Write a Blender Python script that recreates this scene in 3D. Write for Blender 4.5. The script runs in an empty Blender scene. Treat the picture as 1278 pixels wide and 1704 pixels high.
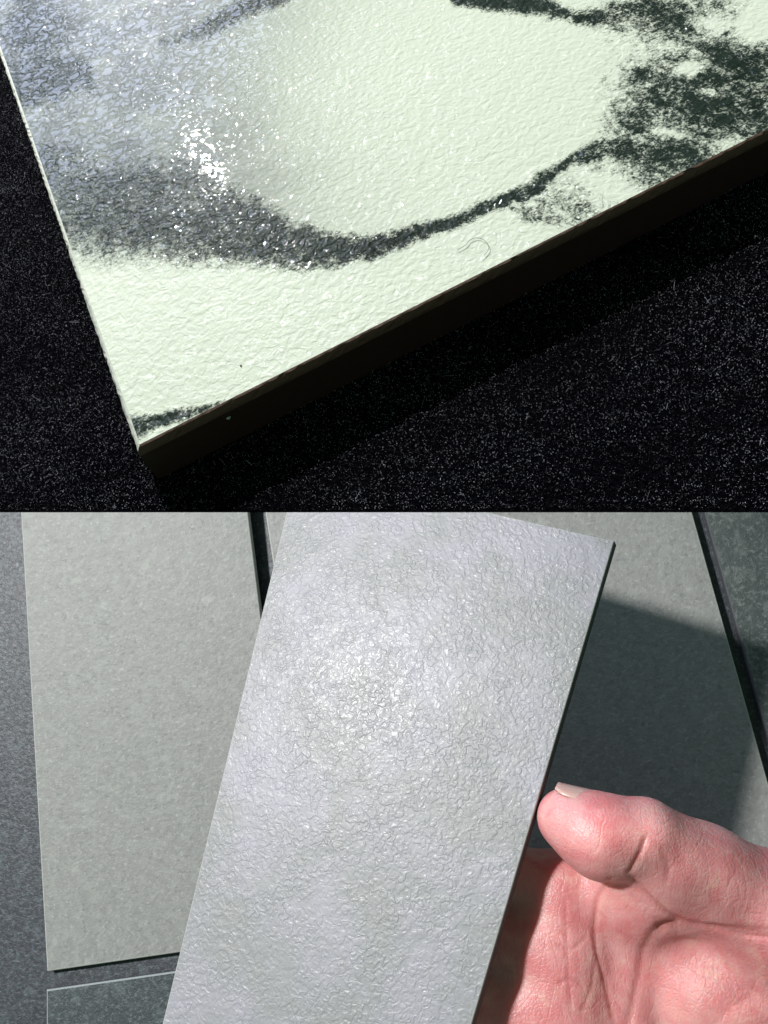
import bpy, bmesh, math, random
import numpy as np
from mathutils import Matrix, Vector, Quaternion

sc = bpy.context.scene
COL = sc.collection
rng = np.random.default_rng(7)
random.seed(7)

# ------------------------------------------------------------------ frame of reference
# Measurements are taken in metres in a frame whose origin is the lens (x right, y up, -z forward);
# the table top is made horizontal in the world.
F = 1500.0
def ray(px, py): return np.array([px - 639.0, 852.0 - py, -F])
def unit(v):
    v = np.asarray(v, float); return v / np.linalg.norm(v)
N_TABLE = unit((-.1953, .2396, .9510))          # up, as seen from the lens
P_TABLE = np.array([0, -.0986, -.347])
N_HELD = unit((-.3735, .3471, .8602))           # front of the held tile
P_HELD = ray(905, 1340) * (.25 / F)
N_FELT = unit((-.232, .5164, .8243))            # front of the felt board and its tile
C_MARBLE = unit(ray(226, 751)); C_MARBLE = C_MARBLE * (.08 / abs(C_MARBLE[2]))
T_MARBLE = .00456
WX = unit(np.array([1, 0, 0]) - N_TABLE * N_TABLE[0]); WY = np.cross(N_TABLE, WX)
R3 = np.array([WX, WY, N_TABLE])                # lens frame -> world
CAM_H = -float(N_TABLE @ P_TABLE)
def W(p): return R3 @ np.asarray(p, float) + np.array([0, 0, CAM_H])
def hit(px, py, n, P0):
    r = ray(px, py); return r * (np.dot(n, P0) / np.dot(n, r))
def project(P):
    P = np.asarray(P, float); return 639 + P[..., 0] / -P[..., 2] * F, 852 - P[..., 1] / -P[..., 2] * F

# ------------------------------------------------------------------ camera
cam = bpy.data.cameras.new('camera'); cam_o = bpy.data.objects.new('camera', cam); COL.objects.link(cam_o)
cam.sensor_fit = 'VERTICAL'; cam.sensor_height = 24.0; cam.lens = 24.0 * F / 1704.0
cam.clip_start = .005; cam.clip_end = 50
M = Matrix(R3.tolist()).to_4x4(); M.translation = Vector(W((0, 0, 0)))
cam_o.matrix_world = M
sc.camera = cam_o

# ------------------------------------------------------------------ light
world = bpy.data.worlds.new('World'); sc.world = world; world.use_nodes = True
world.node_tree.nodes['Background'].inputs[0].default_value = (.60, 1.0, .78, 1)
world.node_tree.nodes['Background'].inputs[1].default_value = .145

def lamp(name, kind, pos, direction, energy, color, **kw):
    l = bpy.data.lights.new(name, kind); l.energy = energy; l.color = color
    for k, v in kw.items(): setattr(l, k, v)
    o = bpy.data.objects.new(name, l); COL.objects.link(o)
    o.location = Vector(W(pos))
    d = Vector((R3 @ unit(direction)).tolist())
    o.rotation_mode = 'QUATERNION'; o.rotation_quaternion = d.to_track_quat('-Z', 'Y')
    return o
# back lamp over the felt board: mirrored in the marble at (345, 258)
HL = hit(345, 258, N_FELT, C_MARBLE)
V = -unit(HL); S_A = 2 * np.dot(N_FELT, V) * N_FELT - V
LAMP_A = HL + S_A * 1.1
aim_a = hit(640, 430, N_FELT, C_MARBLE)
lamp('back_lamp', 'SPOT', LAMP_A, aim_a - LAMP_A, 74, (1, .99, .95), spot_size=math.radians(15), spot_blend=.12, shadow_soft_size=.003)
# pale window far behind the felt board, seen only as a sheen in the marble
WIN = HL + unit((-.49, .84, -.20)) * 1.3
lamp('window', 'AREA', WIN, HL - WIN, 6.6, (.60, .69, 1.0), shape='ELLIPSE', size=.58, size_y=.36)
# lamp over the left shoulder for the table
LAMP_B = np.array([-.8463, .4789, .4164])
lamp('side_lamp', 'SPOT', LAMP_B, (.1097, -.5463, -.8303), 76, (1, .985, .965), spot_size=math.radians(84.6), spot_blend=.012, shadow_soft_size=.05)

sc.view_settings.view_transform = 'Standard'; sc.view_settings.look = 'None'
sc.view_settings.exposure = 0; sc.view_settings.gamma = 1; sc.view_settings.use_curve_mapping = False

# ------------------------------------------------------------------ helpers
class NT:
    def __init__(s, name):
        s.m = bpy.data.materials.new(name); s.m.use_nodes = True; s.t = s.m.node_tree
        s.b = s.t.nodes['Principled BSDF']; s._tc = None
    def n(s, typ, **kw):
        n = s.t.nodes.new(typ)
        for k, v in kw.items():
            if isinstance(k, str) and hasattr(n, k): setattr(n, k, v)
        return n
    def set(s, sock, v):
        if hasattr(v, 'is_linked') or isinstance(v, bpy.types.NodeSocket): s.t.links.new(v, sock)
        else: sock.default_value = v
    def obj(s):
        if s._tc is None: s._tc = s.n('ShaderNodeTexCoord')
        return s._tc.outputs['Object']
    def noise(s, scale, detail=2, rough=.5, dist=0, vec=None):
        n = s.n('ShaderNodeTexNoise'); s.t.links.new(vec or s.obj(), n.inputs['Vector'])
        n.inputs['Scale'].default_value = scale; n.inputs['Detail'].default_value = detail
        n.inputs['Roughness'].default_value = rough; n.inputs['Distortion'].default_value = dist
        return n.outputs[0]
    def voro(s, scale, feature='F1', vec=None):
        n = s.n('ShaderNodeTexVoronoi'); n.feature = feature; s.t.links.new(vec or s.obj(), n.inputs['Vector'])
        n.inputs['Scale'].default_value = scale
        return n.outputs['Distance']
    def math(s, op, a, b=0.0, c=0.0, clamp=False):
        n = s.n('ShaderNodeMath'); n.operation = op; n.use_clamp = clamp
        s.set(n.inputs[0], a); s.set(n.inputs[1], b); s.set(n.inputs[2], c)
        return n.outputs[0]
    def smooth(s, x, lo, hi, a=0.0, b=1.0):
        n = s.n('ShaderNodeMapRange'); n.interpolation_type = 'SMOOTHSTEP'
        s.set(n.inputs[0], x); s.set(n.inputs[1], lo); s.set(n.inputs[2], hi); s.set(n.inputs[3], a); s.set(n.inputs[4], b)
        return n.outputs[0]
    def mix(s, f, a, b):
        n = s.n('ShaderNodeMix'); n.data_type = 'RGBA'
        s.set(n.inputs['Factor'], f)
        for sock, v in ((n.inputs[6], a), (n.inputs[7], b)):
            if isinstance(v, tuple): sock.default_value = (*v[:3], 1)
            else: s.t.links.new(v, sock)
        return n.outputs[2]
    def stretch(s, sx, sy, sz, rot=0):
        n = s.n('ShaderNodeMapping'); s.t.links.new(s.obj(), n.inputs[0])
        n.inputs['Scale'].default_value = (sx, sy, sz); n.inputs['Rotation'].default_value = (0, 0, rot)
        return n.outputs[0]
    def bump(s, h, strength, dist, prev=None):
        n = s.n('ShaderNodeBump'); s.t.links.new(h, n.inputs['Height'])
        n.inputs['Strength'].default_value = strength; s.set(n.inputs['Distance'], dist)
        if prev is not None: s.t.links.new(prev, n.inputs['Normal'])
        return n.outputs[0]
    def out(s, **kw):
        for k, v in kw.items():
            sock = s.b.inputs[k.replace('_', ' ')]
            if isinstance(v, tuple) and len(v) == 3 and sock.type == 'RGBA': v = (*v, 1)
            s.set(sock, v)
        return s.m

def mesh_obj(name, verts, faces, mat, parent=None, smooth=False, matrix=None):
    me = bpy.data.meshes.new(name)
    me.from_pydata([tuple(map(float, v)) for v in verts], [], [tuple(map(int, q)) for q in faces]); me.update()
    if mat: me.materials.append(mat)
    if smooth: me.polygons.foreach_set('use_smooth', [True] * len(me.polygons))
    o = bpy.data.objects.new(name, me); COL.objects.link(o)
    if parent is not None: o.parent = parent
    if matrix is not None: o.matrix_world = matrix
    return o
def tag(o, label=None, category=None, group=None, kind=None):
    for k, v in (('label', label), ('category', category), ('group', group), ('kind', kind)):
        if v: o[k] = v
    return o
def frame(origin, x, n):
    """world matrix of a local frame given in lens coordinates: local z = n, local x ~ x"""
    n = unit(n); x = unit(np.asarray(x) - n * np.dot(n, x)); y = np.cross(n, x)
    B = R3 @ np.stack([x, y, n], 1)
    m = Matrix(B.tolist()).to_4x4(); m.translation = Vector(W(origin)); return m
def prism(outline, z0, z1, chamfer=0.0, inset_bottom=0.0, top=True):
    """solid of a convex outline (counter-clockwise) with a chamfered upper arris"""
    P = np.asarray(outline, float); k = len(P)
    def inset(d):
        Q = []
        for i in range(k):
            a, b, c = P[i - 1], P[i], P[(i + 1) % k]
            e1 = unit(b - a); e2 = unit(c - b); n1 = np.array([-e1[1], e1[0]]); n2 = np.array([-e2[1], e2[0]])
            Q.append(b + (n1 + n2) * d / (1 + n1 @ n2))
        return np.array(Q)
    rings = [np.c_[inset(inset_bottom), np.full(k, z0)]]
    if chamfer > 0:
        rings.append(np.c_[P, np.full(k, z1 - chamfer)])
        rings.append(np.c_[inset(chamfer * .35), np.full(k, z1 - chamfer * .3)])
        rings.append(np.c_[inset(chamfer), np.full(k, z1)])
    else: rings.append(np.c_[P, np.full(k, z1)])
    V = np.concatenate(rings); Fs = [tuple(range(k))[::-1]]
    for r in range(len(rings) - 1):
        for i in range(k):
            j = (i + 1) % k; Fs.append((r * k + i, r * k + j, (r + 1) * k + j, (r + 1) * k + i))
    if top: Fs.append(tuple((len(rings) - 1) * k + i for i in range(k)))
    return V, Fs, rings[-1]

# ------------------------------------------------------------------ materials
def mat_felt():
    t = NT('black_felt')
    n = t.noise(2600, 3, .7)
    c = t.mix(t.smooth(n, .4, .75), (.0012, .0012, .0018), (.006, .006, .008))
    return t.out(Base_Color=c, Roughness=.9, Specular_IOR_Level=0.0, Normal=t.bump(t.noise(1900, 4, .7), .6, .0004))
def mat_fibre():
    t = NT('felt_fibre')
    at = t.n('ShaderNodeAttribute'); at.attribute_name = 'tone'
    return t.out(Base_Color=t.mix(at.outputs['Fac'], (.005, .005, .007), (.85, .84, .95)), Roughness=.4, Specular_IOR_Level=t.math('MULTIPLY', at.outputs['Fac'], .5))
def relief(t, scale, fine=.25, lo=.36, hi=.64):
    """leathery glaze: flat plateaus cut by winding creases"""
    a = t.smooth(t.noise(scale, 1.5, .5, .9), lo, hi)
    b = t.noise(scale * 2.3, 2, .5, .4)
    return t.math('ADD', a, t.math('MULTIPLY', b, fine))
def mat_marble():
    t = NT('marble_glaze')
    at = t.n('ShaderNodeAttribute'); at.attribute_name = 'vein'
    m = at.outputs['Fac']
    g1 = t.noise(3600, 3, .7, .5); g2 = t.noise(900, 3, .6, .8); g3 = t.noise(300, 4, .6, 1.4, t.stretch(1.5, .6, 1, -.5))
    g = t.math('ADD', t.math('MULTIPLY', g1, .45), t.math('ADD', t.math('MULTIPLY', g2, .25), t.math('MULTIPLY', g3, .30)))
    win = t.math('MULTIPLY', m, 3.2, clamp=True)
    x = t.math('ADD', m, t.math('MULTIPLY', t.math('MULTIPLY', t.math('SUBTRACT', g, .5), 3.4), win))
    f = t.smooth(x, .20, .80)
    white = t.mix(t.noise(45, 3, .6), (.785, .835, .68), (.835, .87, .735))
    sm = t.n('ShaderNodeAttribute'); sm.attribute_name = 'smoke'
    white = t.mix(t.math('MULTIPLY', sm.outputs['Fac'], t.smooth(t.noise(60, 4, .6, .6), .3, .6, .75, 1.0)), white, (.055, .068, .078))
    dark = t.mix(t.noise(160, 2, .6), (.007, .014, .011), (.030, .046, .036))
    h = relief(t, 820, .04, .42, .56)
    hs = t.math('ADD', t.noise(1500, 2, .5, .3), t.math('MULTIPLY', h, .22)); nr = t.bump(hs, 1.0, t.smooth(m, .1, .6, .00008, .00014)); nc = t.bump(relief(t, 820, .05, .38, .60), 1.0, .00016)
    return t.out(Base_Color=t.mix(f, white, dark), Roughness=.45, Specular_IOR_Level=0.02,
                 Coat_Weight=.23, Coat_Roughness=.035, Normal=nr, Coat_Normal=nc)
def mat_body(name, c, grain=900):
    t = NT(name)
    n = t.noise(grain, 3, .6)
    return t.out(Base_Color=t.mix(n, tuple(v * .78 for v in c), tuple(min(1, v * 1.2) for v in c)), Roughness=.62, Specular_IOR_Level=.35,
                 Normal=t.bump(t.noise(grain * 1.6, 3, .6), .35, .0002))
def mat_held():
    t = NT('silver_grey_glaze')
    big = t.smooth(t.noise(38, 3, .6, .3), .35, .68)
    c = t.mix(big, (.26, .265, .265), (.325, .32, .36))
    c = t.mix(t.smooth(t.noise(900, 3, .6), .50, .8, 0, .5), c, (.40, .40, .44))
    h = t.math('MULTIPLY', relief(t, 560, .40, .35, .63), t.smooth(t.noise(120, 3, .6, .6), .32, .66, .45, 1.25)); h = t.math('ADD', h, t.math('MULTIPLY', t.noise(150, 2, .5, .5), 1.0)); nr = t.bump(h, 1.0, .000085)
    return t.out(Base_Color=c, Roughness=.46, Specular_IOR_Level=.5, Coat_Weight=.032, Coat_Roughness=.12,
                 Normal=nr, Coat_Normal=nr)
def mat_cement():
    t = NT('cement_glaze')
    big = t.noise(22, 4, .6, .2); mid = t.smooth(t.noise(260, 5, .7, .3), .40, .64)
    c = t.mix(big, (.245, .255, .248), (.282, .276, .264))
    c = t.mix(t.math('MULTIPLY', mid, .40), c, (.37, .385, .365))
    c = t.mix(t.smooth(t.noise(480, 4, .65), .52, .70, 0, .55), c, (.17, .18, .175))
    c = t.mix(t.smooth(t.noise(640, 3, .6), .56, .70, 0, .55), c, (.45, .455, .44))
    c = t.mix(t.smooth(t.noise(95, 2, .5), .66, .74, 0, .5), c, (.40, .41, .385))
    return t.out(Base_Color=c, Roughness=.55, Specular_IOR_Level=.45, Normal=t.bump(t.noise(620, 4, .65), .6, .0004))
def mat_slate(name, a, b, fleck):
    t = NT(name)
    c = t.mix(t.noise(28, 4, .62, .4), a, b)
    c = t.mix(t.smooth(t.noise(620, 4, .7), .50, .66, 0, .75), c, fleck)
    c = t.mix(t.smooth(t.noise(170, 5, .7, .5), .48, .68, 0, .5), c, fleck)
    return t.out(Base_Color=c, Roughness=.45, Specular_IOR_Level=.5, Normal=t.bump(t.noise(480, 4, .7, .4), .7, .0005))
def mat_skin():
    t = NT('skin')
    m1 = t.smooth(t.noise(65, 3, .6, .4), .33, .68); m2 = t.smooth(t.noise(230, 3, .6), .45, .75)
    c = t.mix(m1, (.73, .255, .262), (.81, .38, .375))
    c = t.mix(t.math('MULTIPLY', m2, .35), c, (.84, .49, .47))
    c = t.mix(t.smooth(t.noise(110, 4, .65, .8), .52, .70, 0, .6), c, (.82, .47, .41))
    c = t.mix(t.smooth(t.noise(90, 3, .6, .6, t.stretch(1, 1.3, 1, .8)), .56, .72, 0, .5), c, (.68, .22, .23))
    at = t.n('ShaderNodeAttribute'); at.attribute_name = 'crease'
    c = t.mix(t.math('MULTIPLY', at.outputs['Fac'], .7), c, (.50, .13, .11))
    w = t.noise(420, 3, .6, 1.0, t.stretch(1, .35, 1, .5)); w2 = t.noise(2600, 2, .6)
    w3 = t.noise(1500, 2, .55, .6, t.stretch(1, .18, 1, .35)); w2 = t.math('ADD', w2, w3)
    fine = t.voro(900, 'DISTANCE_TO_EDGE')
    nrm = t.bump(t.math('ADD', w, t.math('MULTIPLY', w2, .25)), .5, .00040)
    nrm = t.bump(t.smooth(fine, 0, .22), .3, .00015, nrm)
    folds = t.voro(210, 'DISTANCE_TO_EDGE', t.stretch(1, .45, 1, .5)); nrm = t.bump(t.smooth(folds, 0, .06), .16, .0004, nrm)
    return t.out(Base_Color=c, Roughness=.40, Specular_IOR_Level=.5, Subsurface_Weight=.55, Subsurface_Radius=(1.0, .22, .16), Subsurface_Scale=.006,
                 Normal=nrm)
def mat_nail():
    t = NT('nail')
    return t.out(Base_Color=(.66, .42, .37), Roughness=.3, Specular_IOR_Level=.5, Subsurface_Weight=.2, Subsurface_Scale=.002, Coat_Weight=.2)
def mat_plain(name, c, r=.6):
    return NT(name).out(Base_Color=c, Roughness=r)

MAT = dict(felt=mat_felt(), fibre=mat_fibre(), marble=mat_marble(), held=mat_held(), cement=mat_cement(),
           slate=mat_slate('slate_table', (.030, .038, .046), (.050, .052, .066), (.115, .14, .155)),
           slate2=mat_slate('slate_glaze', (.038, .050, .056), (.062, .074, .080), (.14, .17, .175)),
           slate3=mat_slate('slate_green_glaze', (.060, .076, .074), (.095, .110, .106), (.20, .225, .215)),
           mbody=mat_body('brown_porcelain_body', (.042, .018, .013)), mshade=mat_body('shaded_arris', (.13, .065, .045)), mlit=mat_body('lit_arris', (.66, .66, .58)),  # one arris in two colours: light painted into the left side, shade elsewhere
           gbody=mat_body('grey_porcelain_body', (.42, .43, .41)), dbody=mat_body('dark_porcelain_body', (.085, .088, .095)),
           sbody=mat_body('pale_cut_edge', (.30, .33, .33)), skin=mat_skin(), nail=mat_nail(),
           hair=mat_plain('hair_strand', (.10, .085, .06), .5), lint=mat_plain('lint', (.6, .58, .52), .8))

# ================================================================== SETTING
# table top of dark slate under the tile samples (ends behind the felt board)
def tbl(px, py): return hit(px, py, N_TABLE, P_TABLE)
mt = Matrix.Identity(4)
tv = [W(tbl(*q)) for q in ((-420, 2050), (1900, 2050), (1900, 420), (-420, 420))]
ol = np.array([v[:2] for v in tv])
V_, F_, _ = prism(ol, -.018, 0, .001)
tag(mesh_obj('table_top', V_, F_, MAT['slate'], matrix=mt), kind='structure')

# black felt board, its front edge crosses the middle of the picture
FELT0 = C_MARBLE - N_FELT * T_MARBLE
fo = hit(640, 500, N_FELT, FELT0)
fm = frame(fo, (1, 0, 0), N_FELT)
fmi = np.array(fm.inverted())
def local(mi, P):
    w = W(P); return (mi @ np.append(w, 1))[:3]
def felt_pt(px, py): return local(fmi, hit(px, py, N_FELT, FELT0))
fol = np.array([felt_pt(*q)[:2] for q in ((-25, 852.6), (1580, 852.6), (1580, -200), (-25, -200))])
V_, F_, _ = prism(fol, -.006, 0, 0, inset_bottom=.006)
nap_area = np.array([felt_pt(*q)[:2] for q in ((-25, 852.6), (1580, 852.6), (1580, -200), (-25, -200))])
felt = tag(mesh_obj('felt_board', V_, F_, MAT['felt'], matrix=fm), kind='structure')

# ================================================================== MARBLE TILE
e = lambda a, b: (lambda r1, r2: unit(r2 - r1 * np.dot(r1, r2)))(unit(ray(*a)), unit(ray(*b)))
def in_plane_dir(a, b, n, P0): return unit(hit(*b, n, P0) - hit(*a, n, P0))
dR = in_plane_dir((226, 751), (1278, 222), N_FELT, C_MARBLE)
dU = in_plane_dir((226, 751), (0, 95), N_FELT, C_MARBLE)
mm = frame(FELT0, dR, N_FELT)                       # local origin: corner on the felt, x along the front edge
mmi = np.array(mm.inverted())
tile = bpy.data.objects.new('marble_tile', None); COL.objects.link(tile); tile.matrix_world = mm; tile.empty_display_size = .01
tag(tile, 'white stone-look tile with dark green-black veins and leathery gloss, lying on black felt', 'tile')
TLX, TLY = .100, .110
corner = np.array([[0, 0], [TLX, 0], [TLX, TLY], [0, TLY]], float)
skew = local(mmi, C_MARBLE + dU)[:2]; skew = skew / skew[1]
corner[2:, 0] += skew[0] * TLY
V_, F_, ring = prism(corner, 0, T_MARBLE - .0008, 0)
mesh_obj('body', V_, F_, MAT['mbody'], tile)
# arris: thin chamfered rim between body and glaze
def rim(outline, z0, z1, ch, seg=4):
    P = np.asarray(outline); k = len(P); rings = []
    for s in range(seg + 1):
        a = s / seg * math.pi / 2; d = ch * (1 - math.cos(a)); z = z0 + (z1 - z0) * math.sin(a)
        Q = []
        for i in range(k):
            A, Bp, C = P[i - 1], P[i], P[(i + 1) % k]
            e1 = unit(Bp - A); e2 = unit(C - Bp); n1 = np.array([-e1[1], e1[0]]); n2 = np.array([-e2[1], e2[0]])
            Q.append(Bp + (n1 + n2) * d / (1 + n1 @ n2))
        Q = np.array(Q)
        if 0 < s < seg and k > 8:
            jj = np.clip(rng.normal(0, .10, k), -.1, .5) * ch
            jj[rng.uniform(0, 1, k) < .02] += ch * .5
            Q = Q + (P.mean(0) - Q) / np.linalg.norm(P.mean(0) - Q, axis=1)[:, None] * jj[:, None]
        rings.append(np.c_[Q, np.full(k, z)])
    Vv = np.concatenate(rings); Ff = []
    for r in range(seg):
        for i in range(k):
            j = (i + 1) % k; Ff.append((r * k + i, r * k + j, (r + 1) * k + j, (r + 1) * k + i))
    return Vv, Ff, rings[-1]
def split(poly, n):
    P = np.asarray(poly); return np.concatenate([P[i] + (P[(i + 1) % len(P)] - P[i]) * np.linspace(0, 1, n, endpoint=False)[:, None] for i in range(len(P))])
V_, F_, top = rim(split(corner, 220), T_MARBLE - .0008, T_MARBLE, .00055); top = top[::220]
isleft = [(q[0] % 880) >= 660 for q in F_]  # left faces take the painted lit tone, the others the shaded one
mesh_obj('arris', V_, [q for q, l_ in zip(F_, isleft) if not l_], MAT['mshade'], tile)
mesh_obj('arris', V_, [q for q, l_ in zip(F_, isleft) if l_], MAT['mlit'], tile)['label'] = 'rounded arris along the left side, painted in its lit tone'
# glazed face as a fine grid that carries the vein pattern
NX = NY = 340
u = np.linspace(0, 1, NX); v = np.linspace(0, 1, NY)
U, Vg = np.meshgrid(u, v, indexing='xy')
q00, q10, q11, q01 = top[0, :2], top[1, :2], top[2, :2], top[3, :2]
G = ((1 - U)[..., None] * (1 - Vg)[..., None] * q00 + U[..., None] * (1 - Vg)[..., None] * q10 + U[..., None] * Vg[..., None] * q11 + (1 - U)[..., None] * Vg[..., None] * q01)
Zg = np.full(U.shape, T_MARBLE)
gv = np.stack([G[..., 0], G[..., 1], Zg], -1).reshape(-1, 3)
idx = np.arange(NX * NY).reshape(NY, NX)
gf = np.stack([idx[:-1, :-1], idx[:-1, 1:], idx[1:, 1:], idx[1:, :-1]], -1).reshape(-1, 4)
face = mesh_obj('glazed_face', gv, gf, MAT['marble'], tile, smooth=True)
# vein map laid out over the tile (coordinates measured on the tile face)
Rm = np.array(mm)[:3, :3]; Tm = np.array(mm)[:3, 3]
lens = (R3.T @ ((Rm @ gv.T).T + Tm - np.array([0, 0, CAM_H])).T).T
vx, vy = project(lens)
def seg_field(pts):
    """pts: x, y, half-width, strength; soft band along a polyline"""
    out = np.zeros_like(vx)
    for (x0, y0, w0, s0), (x1, y1, w1, s1) in zip(pts[:-1], pts[1:]):
        L2 = (x1 - x0) ** 2 + (y1 - y0) ** 2
        tt = np.clip(((vx - x0) * (x1 - x0) + (vy - y0) * (y1 - y0)) / L2, 0, 1)
        d = np.hypot(vx - x0 - tt * (x1 - x0), vy - y0 - tt * (y1 - y0))
        w = w0 + tt * (w1 - w0); s = s0 + tt * (s1 - s0)
        out = np.maximum(out, s / (1 + np.exp(np.clip((d - w) / (w * .16 + 2.2), -30, 30))))
    return out
def blob(x, y, rx, ry, s, rot=0.0):
    c, sn = math.cos(rot), math.sin(rot); dx, dy = vx - x, vy - y
    a = (dx * c + dy * sn) / rx; b = (-dx * sn + dy * c) / ry
    return s * np.exp(-(a * a + b * b))
# slow wobble so that bands are not ruled
wob = 5 * np.sin(vx / 67 + vy / 51) + 2.2 * np.sin(vx / 27 - vy / 33) + 1.0 * np.sin(vx / 9.5 + vy / 13)
vx0, vy0 = vx.copy(), vy.copy(); vx = vx + wob * .6; vy = vy + wob
veins = [
    [(60, 318, 88, .58), (180, 335, 94, .66), (300, 352, 88, .70), (400, 385, 62, .82), (480, 412, 36, .92), (560, 414, 25, 1.0), (640, 400, 17, 1.0), (720, 377, 13, 1.0), (800, 350, 12, 1.0), (860, 330, 14, .95), (905, 303, 16, .95), (950, 275, 10, .95), (1010, 250, 22, .8), (1090, 262, 40, .7)],
    [(215, 706, 17, 1.05), (262, 698, 13, 1.0), (320, 681, 10, .95), (372, 667, 3, .7)],
    [(760, -8, 12, 1.0), (850, 6, 15, 1.05), (920, 22, 15, 1.05), (962, 34, 10, .9), (1010, 22, 15, .8), (1100, 6, 20, .75)],
    [(852, 338, 9, .8), (880, 366, 12, .6), (930, 362, 20, .5), (1010, 350, 14, .45)],
    [(1000, 300, 30, .45), (1060, 290, 34, .55), (1130, 262, 30, .62), (1200, 232, 34, .65), (1290, 190, 40, .7)],
    [(1100, 175, 20, .8), (1160, 130, 24, .75), (1210, 85, 30, .8), (1240, 40, 26, .7)],
    [(1150, 205, 24, .75), (1220, 180, 30, .75), (1300, 130, 32, .75)],
    [(270, 70, 12, .45), (350, 42, 18, .7), (420, 12, 20, .8), (470, -10, 20, .8)],
    [(10, 150, 44, .8), (70, 128, 40, .95), (130, 118, 24, .9), (158, 150, 14, .5)],
]
vein = np.zeros_like(vx)
for p_ in veins: vein = np.maximum(vein, seg_field(p_))
for b_ in ((1190, 160, 165, 120, .92), (1120, 262, 120, 56, .82), (1240, 110, 100, 100, .90), (970, 335, 105, 50, .60), (1140, 30, 150, 48, .80), (1060, 205, 60, 70, .72), (1250, 200, 80, 60, .85), (60, 50, 70, 60, .95), (1062, 120, 34, 24, .95), (1092, 150, 40, 24, .85), (1010, 110, 30, 40, .25), (930, 345, 70, 38, .42), (1105, 30, 60, 40, .5),
           (1240, 120, 60, 60, .45), (1160, 260, 80, 40, .4), (1060, 225, 40, 26, .5)):
    vein = np.maximum(vein, blob(*b_))
for b_ in ((1150, 118, 26, 14, .75), (1180, 34, 30, 20, .6), (1262, 48, 34, 30, 1.1), (1010, 318, 60, 30, .35), (1185, 160, 30, 10, .4), (1120, 225, 24, 9, .4), (1220, 235, 30, 8, .4), (200, 255, 60, 30, .35), (70, 205, 70, 14, .6)):
    vein = vein - blob(*b_)
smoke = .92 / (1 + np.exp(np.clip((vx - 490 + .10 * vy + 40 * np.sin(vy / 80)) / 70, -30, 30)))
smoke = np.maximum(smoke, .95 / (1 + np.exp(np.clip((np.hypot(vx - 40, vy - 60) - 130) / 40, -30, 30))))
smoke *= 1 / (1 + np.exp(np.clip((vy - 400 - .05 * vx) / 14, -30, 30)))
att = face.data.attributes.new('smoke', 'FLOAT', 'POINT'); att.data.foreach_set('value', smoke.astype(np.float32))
vein = np.clip(vein, 0, 1.05)
att = face.data.attributes.new('vein', 'FLOAT', 'POINT'); att.data.foreach_set('value', vein.astype(np.float32))
vx, vy = vx0, vy0

# hair strand and a fleck of lint on the tile
def tube(name, pts, r, mat, sides=5, parent=None, matrix=None):
    P = np.asarray(pts, float); k = len(P); Vv = []; Ff = []
    for i in range(k):
        t_ = unit(P[min(i + 1, k - 1)] - P[max(i - 1, 0)]); a = unit(np.cross(t_, (.1, .2, 1))); b = np.cross(t_, a)
        rr = r if np.isscalar(r) else r[i]
        for s in range(sides):
            an = 2 * math.pi * s / sides; Vv.append(P[i] + rr * (math.cos(an) * a + math.sin(an) * b))
    for i in range(k - 1):
        for s in range(sides):
            s2 = (s + 1) % sides; Ff.append((i * sides + s, i * sides + s2, (i + 1) * sides + s2, (i + 1) * sides + s))
    Ff.append(tuple(range(sides))[::-1]); Ff.append(tuple((k - 1) * sides + s for s in range(sides)))
    return mesh_obj(name, Vv, Ff, mat, parent, True, matrix)
def face_pt(px, py): return local(mmi, hit(px, py, N_FELT, C_MARBLE))
def smooth_path(pts, n=8):
    P = [np.asarray(q, float) for q in pts]; P = [2 * P[0] - P[1]] + P + [2 * P[-1] - P[-2]]; out = []
    for i in range(1, len(P) - 2):
        for s in range(n):
            t_ = s / n
            out.append(.5 * (2 * P[i] + (P[i + 1] - P[i - 1]) * t_ + (2 * P[i - 1] - 5 * P[i] + 4 * P[i + 1] - P[i + 2]) * t_ ** 2 + (3 * P[i] - P[i - 1] - 3 * P[i + 1] + P[i + 2]) * t_ ** 3))
    out.append(P[-2]); return np.array(out)
hp = smooth_path([face_pt(*q) for q in ((762, 418), (775, 410), (782, 402), (792, 398), (803, 400), (812, 408), (813, 418), (806, 427))], 6)
hp[:, 2] += .00016
tag(tube('hair_strand', hp, .000022, MAT['hair'], matrix=mm), 'thin curled dark hair lying on the white part of the veined tile', 'hair')
def fleck(px, py, size, label, cat, mat):
    c = face_pt(px, py); bm = bmesh.new(); bmesh.ops.create_icosphere(bm, subdivisions=2, radius=size)
    for q in bm.verts: q.co *= 1 + .45 * math.sin(q.co.x * 3.1 / size + 1) * math.cos(q.co.y * 2.3 / size); q.co.z *= .5
    me = bpy.data.meshes.new('lint'); bm.to_mesh(me); bm.free(); me.materials.append(mat)
    o = bpy.data.objects.new('lint', me); COL.objects.link(o); o.matrix_world = mm @ Matrix.Translation(c + np.array([0, 0, size * .3]))
    tag(o, label, cat)
fleck(401, 609, .00012, 'tiny dark speck on the white tile above its small lower vein', 'speck', MAT['hair'])
# a pale fleck stuck to the shaded front edge
pe = hit(380, 695, np.cross(unit(dR), N_FELT), C_MARBLE)
le = local(mmi, pe)
bm = bmesh.new(); bmesh.ops.create_icosphere(bm, subdivisions=2, radius=.00016)
for q in bm.verts: q.co.x *= 1.2 + .5 * math.sin(q.co.z * 2e4); q.co.y *= .7
me = bpy.data.meshes.new('lint'); bm.to_mesh(me); bm.free(); me.materials.append(MAT['lint'])
o = bpy.data.objects.new('lint', me); COL.objects.link(o); o.matrix_world = mm @ Matrix.Translation((le[0], -.00008, le[2]))
tag(o, 'pale fleck of lint clinging to the shaded front edge of the veined tile', 'lint')

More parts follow.
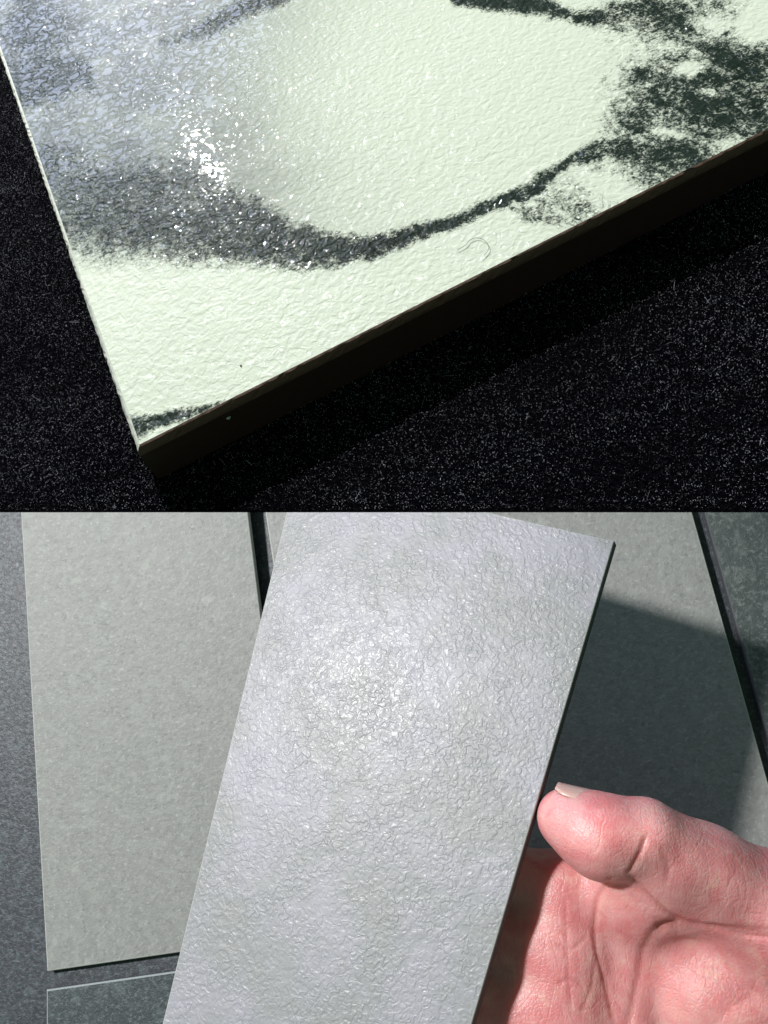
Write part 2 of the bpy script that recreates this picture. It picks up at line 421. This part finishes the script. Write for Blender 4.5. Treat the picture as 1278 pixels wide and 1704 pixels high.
# felt nap: short fibres (nobody could count them)
def inside(P, poly):
    ok = np.ones(len(P), bool); k = len(poly)
    for i in range(k):
        a, b = poly[i], poly[(i + 1) % k]; ok &= (b[0] - a[0]) * (P[:, 1] - a[1]) - (b[1] - a[1]) * (P[:, 0] - a[0]) > 0.0002 * np.linalg.norm(b - a)
    return ok
cl = np.array([(fmi @ np.append((np.array(mm) @ np.append(np.append(c, 0), 1))[:3], 1))[:2] for c in corner])
def fibres(n, l0, l1, w0, w1, z1, bent, power):
    pts = np.stack([rng.uniform(nap_area[:, 0].min(), nap_area[:, 0].max(), n), rng.uniform(nap_area[:, 1].min(), nap_area[:, 1].max(), n)], 1)
    pts = pts[inside(pts, nap_area) & ~inside(pts, cl)]; k = len(pts)
    ang = rng.uniform(0, 2 * np.pi, k); lift = rng.uniform(.05, 1.2, k); ln = rng.uniform(l0, l1, k)[:, None]; ws = rng.uniform(w0, w1, k)[:, None]
    d = np.stack([np.cos(ang) * np.cos(lift), np.sin(ang) * np.cos(lift), np.sin(lift)], 1)
    side = np.stack([-np.sin(ang), np.cos(ang), rng.normal(0, .5, k)], 1); side /= np.linalg.norm(side, axis=1)[:, None]
    upv = np.cross(d, side); base = np.c_[pts, rng.uniform(.00001, z1, k)]
    tip = base + d * ln
    if bent:
        bend = rng.normal(0, .00025, (k, 3)); bend[:, 2] = np.abs(bend[:, 2]) * .4; mid = base + d * ln * .5 + bend
        tip[:, 2] = base[:, 2] + .3 * (tip[:, 2] - base[:, 2])
        V = np.stack([base - side * ws, base + side * ws, base + upv * ws, mid - side * ws, mid + side * ws, mid + upv * ws, tip], 1)
        tri = [[0, 1, 4], [0, 4, 3], [1, 2, 5], [1, 5, 4], [2, 0, 3], [2, 3, 5], [3, 4, 6], [4, 5, 6], [5, 3, 6]]
    else:
        V = np.stack([base - side * ws, base + side * ws, base + upv * ws, tip], 1); tri = [[0, 1, 3], [1, 2, 3], [2, 0, 3], [0, 2, 1]]
    m_ = V.shape[1]; T = ((np.arange(k) * m_)[:, None, None] + np.array(tri)[None]).reshape(-1, 3)
    # the pile is a little thicker in some places than in others
    patch = .62 + .30 * np.sin(pts[:, 0] * 190 + 1.7 * np.sin(pts[:, 1] * 160)) * np.sin(pts[:, 1] * 230 + .8)
    patch = patch + .38 * np.sin(pts[:, 0] * 2300 + 2.1 * np.sin(pts[:, 1] * 1700)) * np.sin(pts[:, 1] * 2600 + 1.9 * np.sin(pts[:, 0] * 1900))
    return V.reshape(-1, 3), T, np.repeat(np.clip(rng.uniform(0, 1, k) ** power * patch * 1.15, 0, 1), m_)
A1 = fibres(800000, .00005, .00020, .000016, .000034, .00012, False, 3.2)
A2 = fibres(2600, .0005, .0014, .000009, .000014, .00012, True, 1.6)
FV = np.concatenate([A1[0], A2[0]]); FT = np.concatenate([A1[1], A2[1] + len(A1[0])]); FT_tone = np.concatenate([A1[2], A2[2]])
me = bpy.data.meshes.new('felt_nap')
me.vertices.add(len(FV)); me.vertices.foreach_set('co', FV.astype(np.float32).ravel())
me.loops.add(len(FT) * 3); me.loops.foreach_set('vertex_index', FT.astype(np.int32).ravel())
me.polygons.add(len(FT)); me.polygons.foreach_set('loop_start', (np.arange(len(FT)) * 3).astype(np.int32))
me.update(); me.materials.append(MAT['fibre'])
at_ = me.attributes.new('tone', 'FLOAT', 'POINT'); at_.data.foreach_set('value', FT_tone.astype(np.float32))
nap = bpy.data.objects.new('felt_nap', me); COL.objects.link(nap); nap.matrix_world = fm
tag(nap, 'short glinting fibres of the black felt', 'felt', kind='stuff')

# ================================================================== TILES ON THE TABLE
def tile_on_table(quad_px, thick, label, glaze, body, arris, group=None, ch=.0006, z0=0.0004, tilt=0.0):
    n = unit(N_TABLE - math.tan(math.radians(tilt)) * np.array([-.163, .948, -.272]))   # the far end may be propped up
    P0 = hit(*quad_px[0], N_TABLE, P_TABLE + N_TABLE * (thick + z0))
    w = [hit(*q, n, P0) for q in quad_px]           # counter-clockwise from lower left
    m = frame(w[0] - n * thick, w[1] - w[0], n); mi = np.array(m.inverted())
    ol = np.array([local(mi, q)[:2] for q in w])
    root = bpy.data.objects.new('sample_tile', None); COL.objects.link(root); root.matrix_world = m; root.empty_display_size = .01
    Vv, Ff, _ = prism(ol, 0, thick - ch, 0); mesh_obj('body', Vv, Ff, MAT[body], root)
    Vv, Ff, tp = rim(ol, thick - ch, thick, ch); mesh_obj('arris', Vv, Ff, MAT[arris], root)
    mesh_obj('glazed_face', tp, [(0, 1, 2, 3)], MAT[glaze], root)
    tag(root, label, 'tile', group)
    return root, ol
def line(p0, s): return lambda y: p0[0] + s * (y - p0[1])
GRP = 'tile samples laid out on the dark table'
L1 = line((35, 853), .0563); L2 = line((412, 850), .124); L3 = line((441, 850), .150); L4 = line((1152, 853), .281); L5 = line((1172, 853), .283)
tile_on_table([(78, 1617), (499, 1556), (L2(700), 700), (L1(700), 712)], .0030, 'light grey cement-look tile at left, its lower left corner showing', 'cement', 'gbody', 'gbody', GRP, tilt=1.7)
tile_on_table([(L3(1500), 1500), (L4(1420), 1420), (L4(690), 690), (L3(700), 700)], .0046, 'light grey cement-look tile behind the held tile, half in its shadow', 'cement', 'gbody', 'gbody', GRP)
tile_on_table([(L5(1420), 1420), (1560, 1390), (1400, 690), (L5(690), 690)], .0038, 'dark slate-look tile at the right edge of the picture', 'slate3', 'dbody', 'dbody', GRP)
tile_on_table([(77, 1810), (470, 1790), (440, 1595), (77, 1647)], .0030, 'dark slate-look tile with a thin pale edge at lower left', 'slate2', 'dbody', 'sbody', GRP)

# ================================================================== HELD TILE
TH = .0042
hq = [(line((478, 853), -.2444)(1800), 1800), (line((1022, 900), -.295)(1815), 1815), (1022, 900), (494, 780)]
hm = frame(hit(*hq[0], N_HELD, P_HELD) - N_HELD * TH, hit(*hq[1], N_HELD, P_HELD) - hit(*hq[0], N_HELD, P_HELD), N_HELD)
hmi = np.array(hm.inverted())
hol = np.array([local(hmi, hit(*q, N_HELD, P_HELD))[:2] for q in hq])
held = bpy.data.objects.new('held_tile', None); COL.objects.link(held); held.matrix_world = hm; held.empty_display_size = .01
tag(held, 'silver-grey tile with a pebbled shimmering face, held up in the hand', 'tile')
V_, F_, _ = prism(hol, 0, TH - .0005, 0); mesh_obj('body', V_, F_, MAT['dbody'], held)
V_, F_, tp = rim(hol, TH - .0005, TH, .0004); mesh_obj('arris', V_, F_, MAT['gbody'], held)
mesh_obj('glazed_face', tp, [(0, 1, 2, 3)], MAT['held'], held)

# ================================================================== HAND
HD = .250
def hp3(px, py, z):                       # z in mm towards the lens from 250 mm; returns mm
    D = HD * 1000 - z; r = ray(px, py); return np.array([r[0] * D / F, r[1] * D / F, -D])
STEP = .62
lo = np.array([-22., -205., -295.]); hi = np.array([180., -70., -222.])
def rc(p0, r0, p1, r1): return ('cone', hp3(*p0), r0, hp3(*p1), r1)
parts_ = [
    # thumb
    (rc((940, 1360, 0), 7.6, (1000, 1388, 4), 9.8), 4), (rc((1000, 1388, 5), 10.0, (1068, 1396, 5), 10.6), 3),
    (('ball', hp3(1004, 1398, 4.5), 9.4), 6), (('ball', hp3(965, 1374, 2.5), 8.0), 5),
    (rc((1072, 1398, 4), 10.8, (1170, 1456, 1), 13.2), 2.5), (rc((1170, 1456, 1), 13.2, (1300, 1540, 0), 18), 4),
    (('ball', hp3(1112, 1442, 4), 10.8), 4),
    # thenar mound, heel of the hand, forearm
    (rc((1235, 1640, -5), 20.0, (1330, 1720, -5), 22.0), 5), (('ball', hp3(1180, 1655, -5), 17.5), 5),
    (rc((1300, 1540, 0), 18, (1400, 1690, -6), 22), 6),
    (rc((1340, 1760, -12), 25, (1640, 2080, -10), 27), 10),
    # palm
    (rc((1022, 1490, -13), 8.5, (1044, 1760, -4), 13.5), 3.5), (rc((950, 1485, -13), 9.5, (960, 1780, -2), 14), 5),
    (rc((1100, 1790, -8), 18, (1250, 1800, -8), 22), 8), (rc((1090, 1600, -12), 13, (1200, 1700, -10), 18), 6),
    (rc((935, 1470, -12), 8, (905, 1800, 0), 12.5), 7), (rc((900, 1500, -14), 8, (860, 1800, -4), 12), 7),
    (('ball', hp3(1076, 1492, -5), 12), 9), (('ball', hp3(1040, 1475, -6), 9), 8), (('ball', hp3(1150, 1560, -13), 16), 6),
    (rc((1000, 1840, -12), 15, (1180, 1900, -12), 18), 8),
    # fingers behind the tile
    (rc((985, 1492, -14), 10, (820, 1452, -16), 9), 4), (rc((820, 1452, -16), 9, (690, 1440, -24), 8), 2), (rc((690, 1440, -24), 8, (600, 1450, -28), 6.6), 2),
    (rc((950, 1580, -9), 10.5, (780, 1560, -12), 9.3), 4), (rc((780, 1560, -12), 9.3, (640, 1550, -22), 8.2), 2), (rc((640, 1550, -22), 8.2, (545, 1560, -28), 6.8), 2),
    (rc((945, 1680, -6), 10.5, (780, 1670, -6), 9), 4), (rc((780, 1670, -6), 9, (650, 1664, -15), 8), 2), (rc((650, 1664, -15), 8, (560, 1672, -20), 6.6), 2),
    (rc((950, 1780, -6), 10, (800, 1780, -3), 8), 4), (rc((800, 1780, -3), 8, (700, 1776, -10), 7), 2), (rc((700, 1776, -10), 7, (630, 1780, -14), 6), 2),
]
ax_ = [np.arange(lo[i], hi[i], STEP, dtype=np.float32) for i in range(3)]
X, Y, Z = np.meshgrid(*ax_, indexing='ij')
SD = np.full(X.shape, 60., np.float32)
def cone_sd(X, Y, Z, a, ra, b, rb):
    ab = (b - a).astype(np.float32); L2 = float(ab @ ab)
    t_ = np.clip(((X - a[0]) * ab[0] + (Y - a[1]) * ab[1] + (Z - a[2]) * ab[2]) / L2, 0, 1)
    return np.sqrt((X - a[0] - t_ * ab[0]) ** 2 + (Y - a[1] - t_ * ab[1]) ** 2 + (Z - a[2] - t_ * ab[2]) ** 2) - (ra + (rb - ra) * t_)
for prim, kk in parts_:
    if prim[0] == 'cone':
        _, a, ra, b, rb = prim
        mn = np.minimum(a - ra, b - rb) - 14; mx = np.maximum(a + ra, b + rb) + 14
    else:
        _, a, ra = prim; mn = a - ra - 14; mx = a + ra + 14
    s_ = tuple(slice(max(0, int((mn[i] - lo[i]) / STEP)), max(0, int((mx[i] - lo[i]) / STEP) + 1)) for i in range(3))
    xs, ys, zs = X[s_], Y[s_], Z[s_]
    if xs.size == 0: continue
    dd = cone_sd(xs, ys, zs, a, ra, b, rb) if prim[0] == 'cone' else np.sqrt((xs - a[0]) ** 2 + (ys - a[1]) ** 2 + (zs - a[2]) ** 2) - ra
    cur = SD[s_]; h_ = np.clip(.5 + .5 * (cur - dd) / kk, 0, 1)
    SD[s_] = cur * (1 - h_) + dd * h_ - kk * h_ * (1 - h_)
def surface_nets(S, lo, step):
    sg = S < 0
    nx, ny, nz_ = S.shape
    cs = [(i, j, k) for i in (0, 1) for j in (0, 1) for k in (0, 1)]
    cnt = sum(sg[i:nx - 1 + i, j:ny - 1 + j, k:nz_ - 1 + k].astype(np.int8) for i, j, k in cs)
    act = np.argwhere((cnt > 0) & (cnt < 8)); vid = -np.ones((nx - 1, ny - 1, nz_ - 1), np.int64); vid[tuple(act.T)] = np.arange(len(act))
    acc = np.zeros((len(act), 3)); num = np.zeros(len(act))
    for a in range(8):
        for b in range(a + 1, 8):
            ca, cb = np.array(cs[a]), np.array(cs[b])
            if np.abs(ca - cb).sum() != 1: continue
            va = S[tuple((act + ca).T)]; vb = S[tuple((act + cb).T)]; cr = (va < 0) != (vb < 0)
            t_ = np.where(cr, va / np.where(cr, va - vb, 1), 0)
            acc += np.where(cr[:, None], ca + (cb - ca) * t_[:, None], 0); num += cr
    V = (act + acc / num[:, None]) * step + lo
    Q = []
    for axis in range(3):
        sl0 = [slice(None)] * 3; sl1 = [slice(None)] * 3; sl0[axis] = slice(0, -1); sl1[axis] = slice(1, None)
        a_, b_ = sg[tuple(sl0)], sg[tuple(sl1)]; e_ = np.argwhere(a_ != b_)
        o1, o2 = [(1, 2), (2, 0), (0, 1)][axis]
        e_ = e_[(e_[:, o1] > 0) & (e_[:, o2] > 0) & (e_[:, o1] < S.shape[o1] - 1) & (e_[:, o2] < S.shape[o2] - 1)]
        def g(d1, d2):
            q = e_.copy(); q[:, o1] -= d1; q[:, o2] -= d2; return vid[tuple(q.T)]
        q = np.stack([g(1, 1), g(0, 1), g(0, 0), g(1, 0)], 1)
        fl = ~a_[tuple(e_.T)]; q[fl] = q[fl][:, ::-1]; Q.append(q)
    return V, np.concatenate(Q)
HV, HF = surface_nets(SD, lo, STEP)
HF = HF[(HF >= 0).all(1)]
def vert_normals(V, Q):
    n_ = np.cross(V[Q[:, 2]] - V[Q[:, 0]], V[Q[:, 3]] - V[Q[:, 1]]); N = np.zeros_like(V)
    for c in range(4): np.add.at(N, Q[:, c], n_)
    return N / (np.linalg.norm(N, axis=1)[:, None] + 1e-9)
def relax(V, Q, it, w=.5):
    for _ in range(it):
        A_ = np.zeros_like(V); c_ = np.zeros(len(V))
        for a, b in ((0, 1), (1, 2), (2, 3), (3, 0)):
            np.add.at(A_, Q[:, a], V[Q[:, b]]); np.add.at(A_, Q[:, b], V[Q[:, a]]); np.add.at(c_, Q[:, a], 1); np.add.at(c_, Q[:, b], 1)
        V = V * (1 - w) + w * A_ / np.maximum(c_, 1)[:, None]
    return V
HV = relax(HV, HF, 3)
HN = vert_normals(HV, HF)
hx, hy = project(HV)
def polydist(path):
    d_ = np.full(len(hx), 1e9); tp_ = np.zeros(len(hx))
    P = smooth_path([np.array([*q, 0.]) for q in path], 6)[:, :2]; m_ = len(P) - 1
    for i in range(m_):
        (x0, y0), (x1, y1) = P[i], P[i + 1]
        t_ = np.clip(((hx - x0) * (x1 - x0) + (hy - y0) * (y1 - y0)) / ((x1 - x0) ** 2 + (y1 - y0) ** 2 + 1e-9), 0, 1)
        dd = np.hypot(hx - x0 - t_ * (x1 - x0), hy - y0 - t_ * (y1 - y0)); s_ = dd < d_
        d_[s_] = dd[s_]; tp_[s_] = ((i + t_) / m_)[s_]
    return d_, tp_
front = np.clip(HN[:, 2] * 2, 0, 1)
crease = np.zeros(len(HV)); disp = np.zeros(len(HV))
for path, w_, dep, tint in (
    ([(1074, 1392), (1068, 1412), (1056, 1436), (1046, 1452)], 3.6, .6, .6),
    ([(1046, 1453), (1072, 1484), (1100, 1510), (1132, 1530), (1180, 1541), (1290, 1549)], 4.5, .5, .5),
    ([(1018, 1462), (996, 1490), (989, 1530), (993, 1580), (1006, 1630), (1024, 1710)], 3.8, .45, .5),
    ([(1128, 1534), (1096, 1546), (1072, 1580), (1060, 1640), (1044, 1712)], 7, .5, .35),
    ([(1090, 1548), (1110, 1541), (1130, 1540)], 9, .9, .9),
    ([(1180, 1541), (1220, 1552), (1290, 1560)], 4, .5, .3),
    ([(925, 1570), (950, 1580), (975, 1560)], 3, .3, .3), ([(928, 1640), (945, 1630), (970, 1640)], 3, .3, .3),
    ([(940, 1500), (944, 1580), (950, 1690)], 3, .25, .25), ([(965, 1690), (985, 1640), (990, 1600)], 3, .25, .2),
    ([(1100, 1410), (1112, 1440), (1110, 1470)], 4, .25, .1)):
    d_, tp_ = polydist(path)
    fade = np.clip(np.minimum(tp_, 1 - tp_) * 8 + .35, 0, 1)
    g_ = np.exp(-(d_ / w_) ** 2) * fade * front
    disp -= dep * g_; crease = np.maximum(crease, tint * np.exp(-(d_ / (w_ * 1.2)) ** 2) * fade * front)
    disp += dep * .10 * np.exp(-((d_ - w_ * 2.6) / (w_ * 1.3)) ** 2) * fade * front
HV = HV + HN * disp[:, None]
hc = hp3(1150, 1600, -20)
hmw = Matrix(R3.tolist()).to_4x4(); hmw.translation = Vector(W(hc / 1000))
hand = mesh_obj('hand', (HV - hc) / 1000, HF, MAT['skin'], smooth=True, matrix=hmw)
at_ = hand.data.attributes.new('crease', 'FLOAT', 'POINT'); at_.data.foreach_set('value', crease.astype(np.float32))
tag(hand, 'bare right hand, palm to the viewer, thumb pressed against the edge of the held tile', 'hand')
# thumb nail: curved plate on the far upper side of the thumb tip
a0 = hp3(912, 1352, -1); a1 = hp3(982, 1382, 3); axn = unit(a1 - a0)
up_ = unit(np.array([0, 1, 0]) - axn * axn[1]); bk = np.cross(axn, up_)
if bk[2] > 0: bk = -bk
NV = []; NF_ = []; nu, nv = 14, 12
for i in range(nu):
    s = i / (nu - 1); c_ = a0 + (a1 - a0) * s
    r_ = 7.9 + 2.1 * s
    wdt = .92 * math.sqrt(max(.02, 1 - (abs(s - .45) / .62) ** 3))
    for j in range(nv):
        th = 0.42 + (j / (nv - 1) * 2 - 1) * wdt
        lift_ = .35 * (1 - (j / (nv - 1) * 2 - 1) ** 2) + .25
        NV.append(c_ + (math.cos(th) * up_ + math.sin(th) * bk) * (r_ + lift_))
for i in range(nu - 1):
    for j in range(nv - 1): NF_.append((i * nv + j, i * nv + j + 1, (i + 1) * nv + j + 1, (i + 1) * nv + j))
nail = mesh_obj('thumb_nail', (np.array(NV) - hc) / 1000, NF_, MAT['nail'], hand, smooth=True)
sm = nail.modifiers.new('plate', 'SOLIDIFY'); sm.thickness = .0006; sm.offset = 0
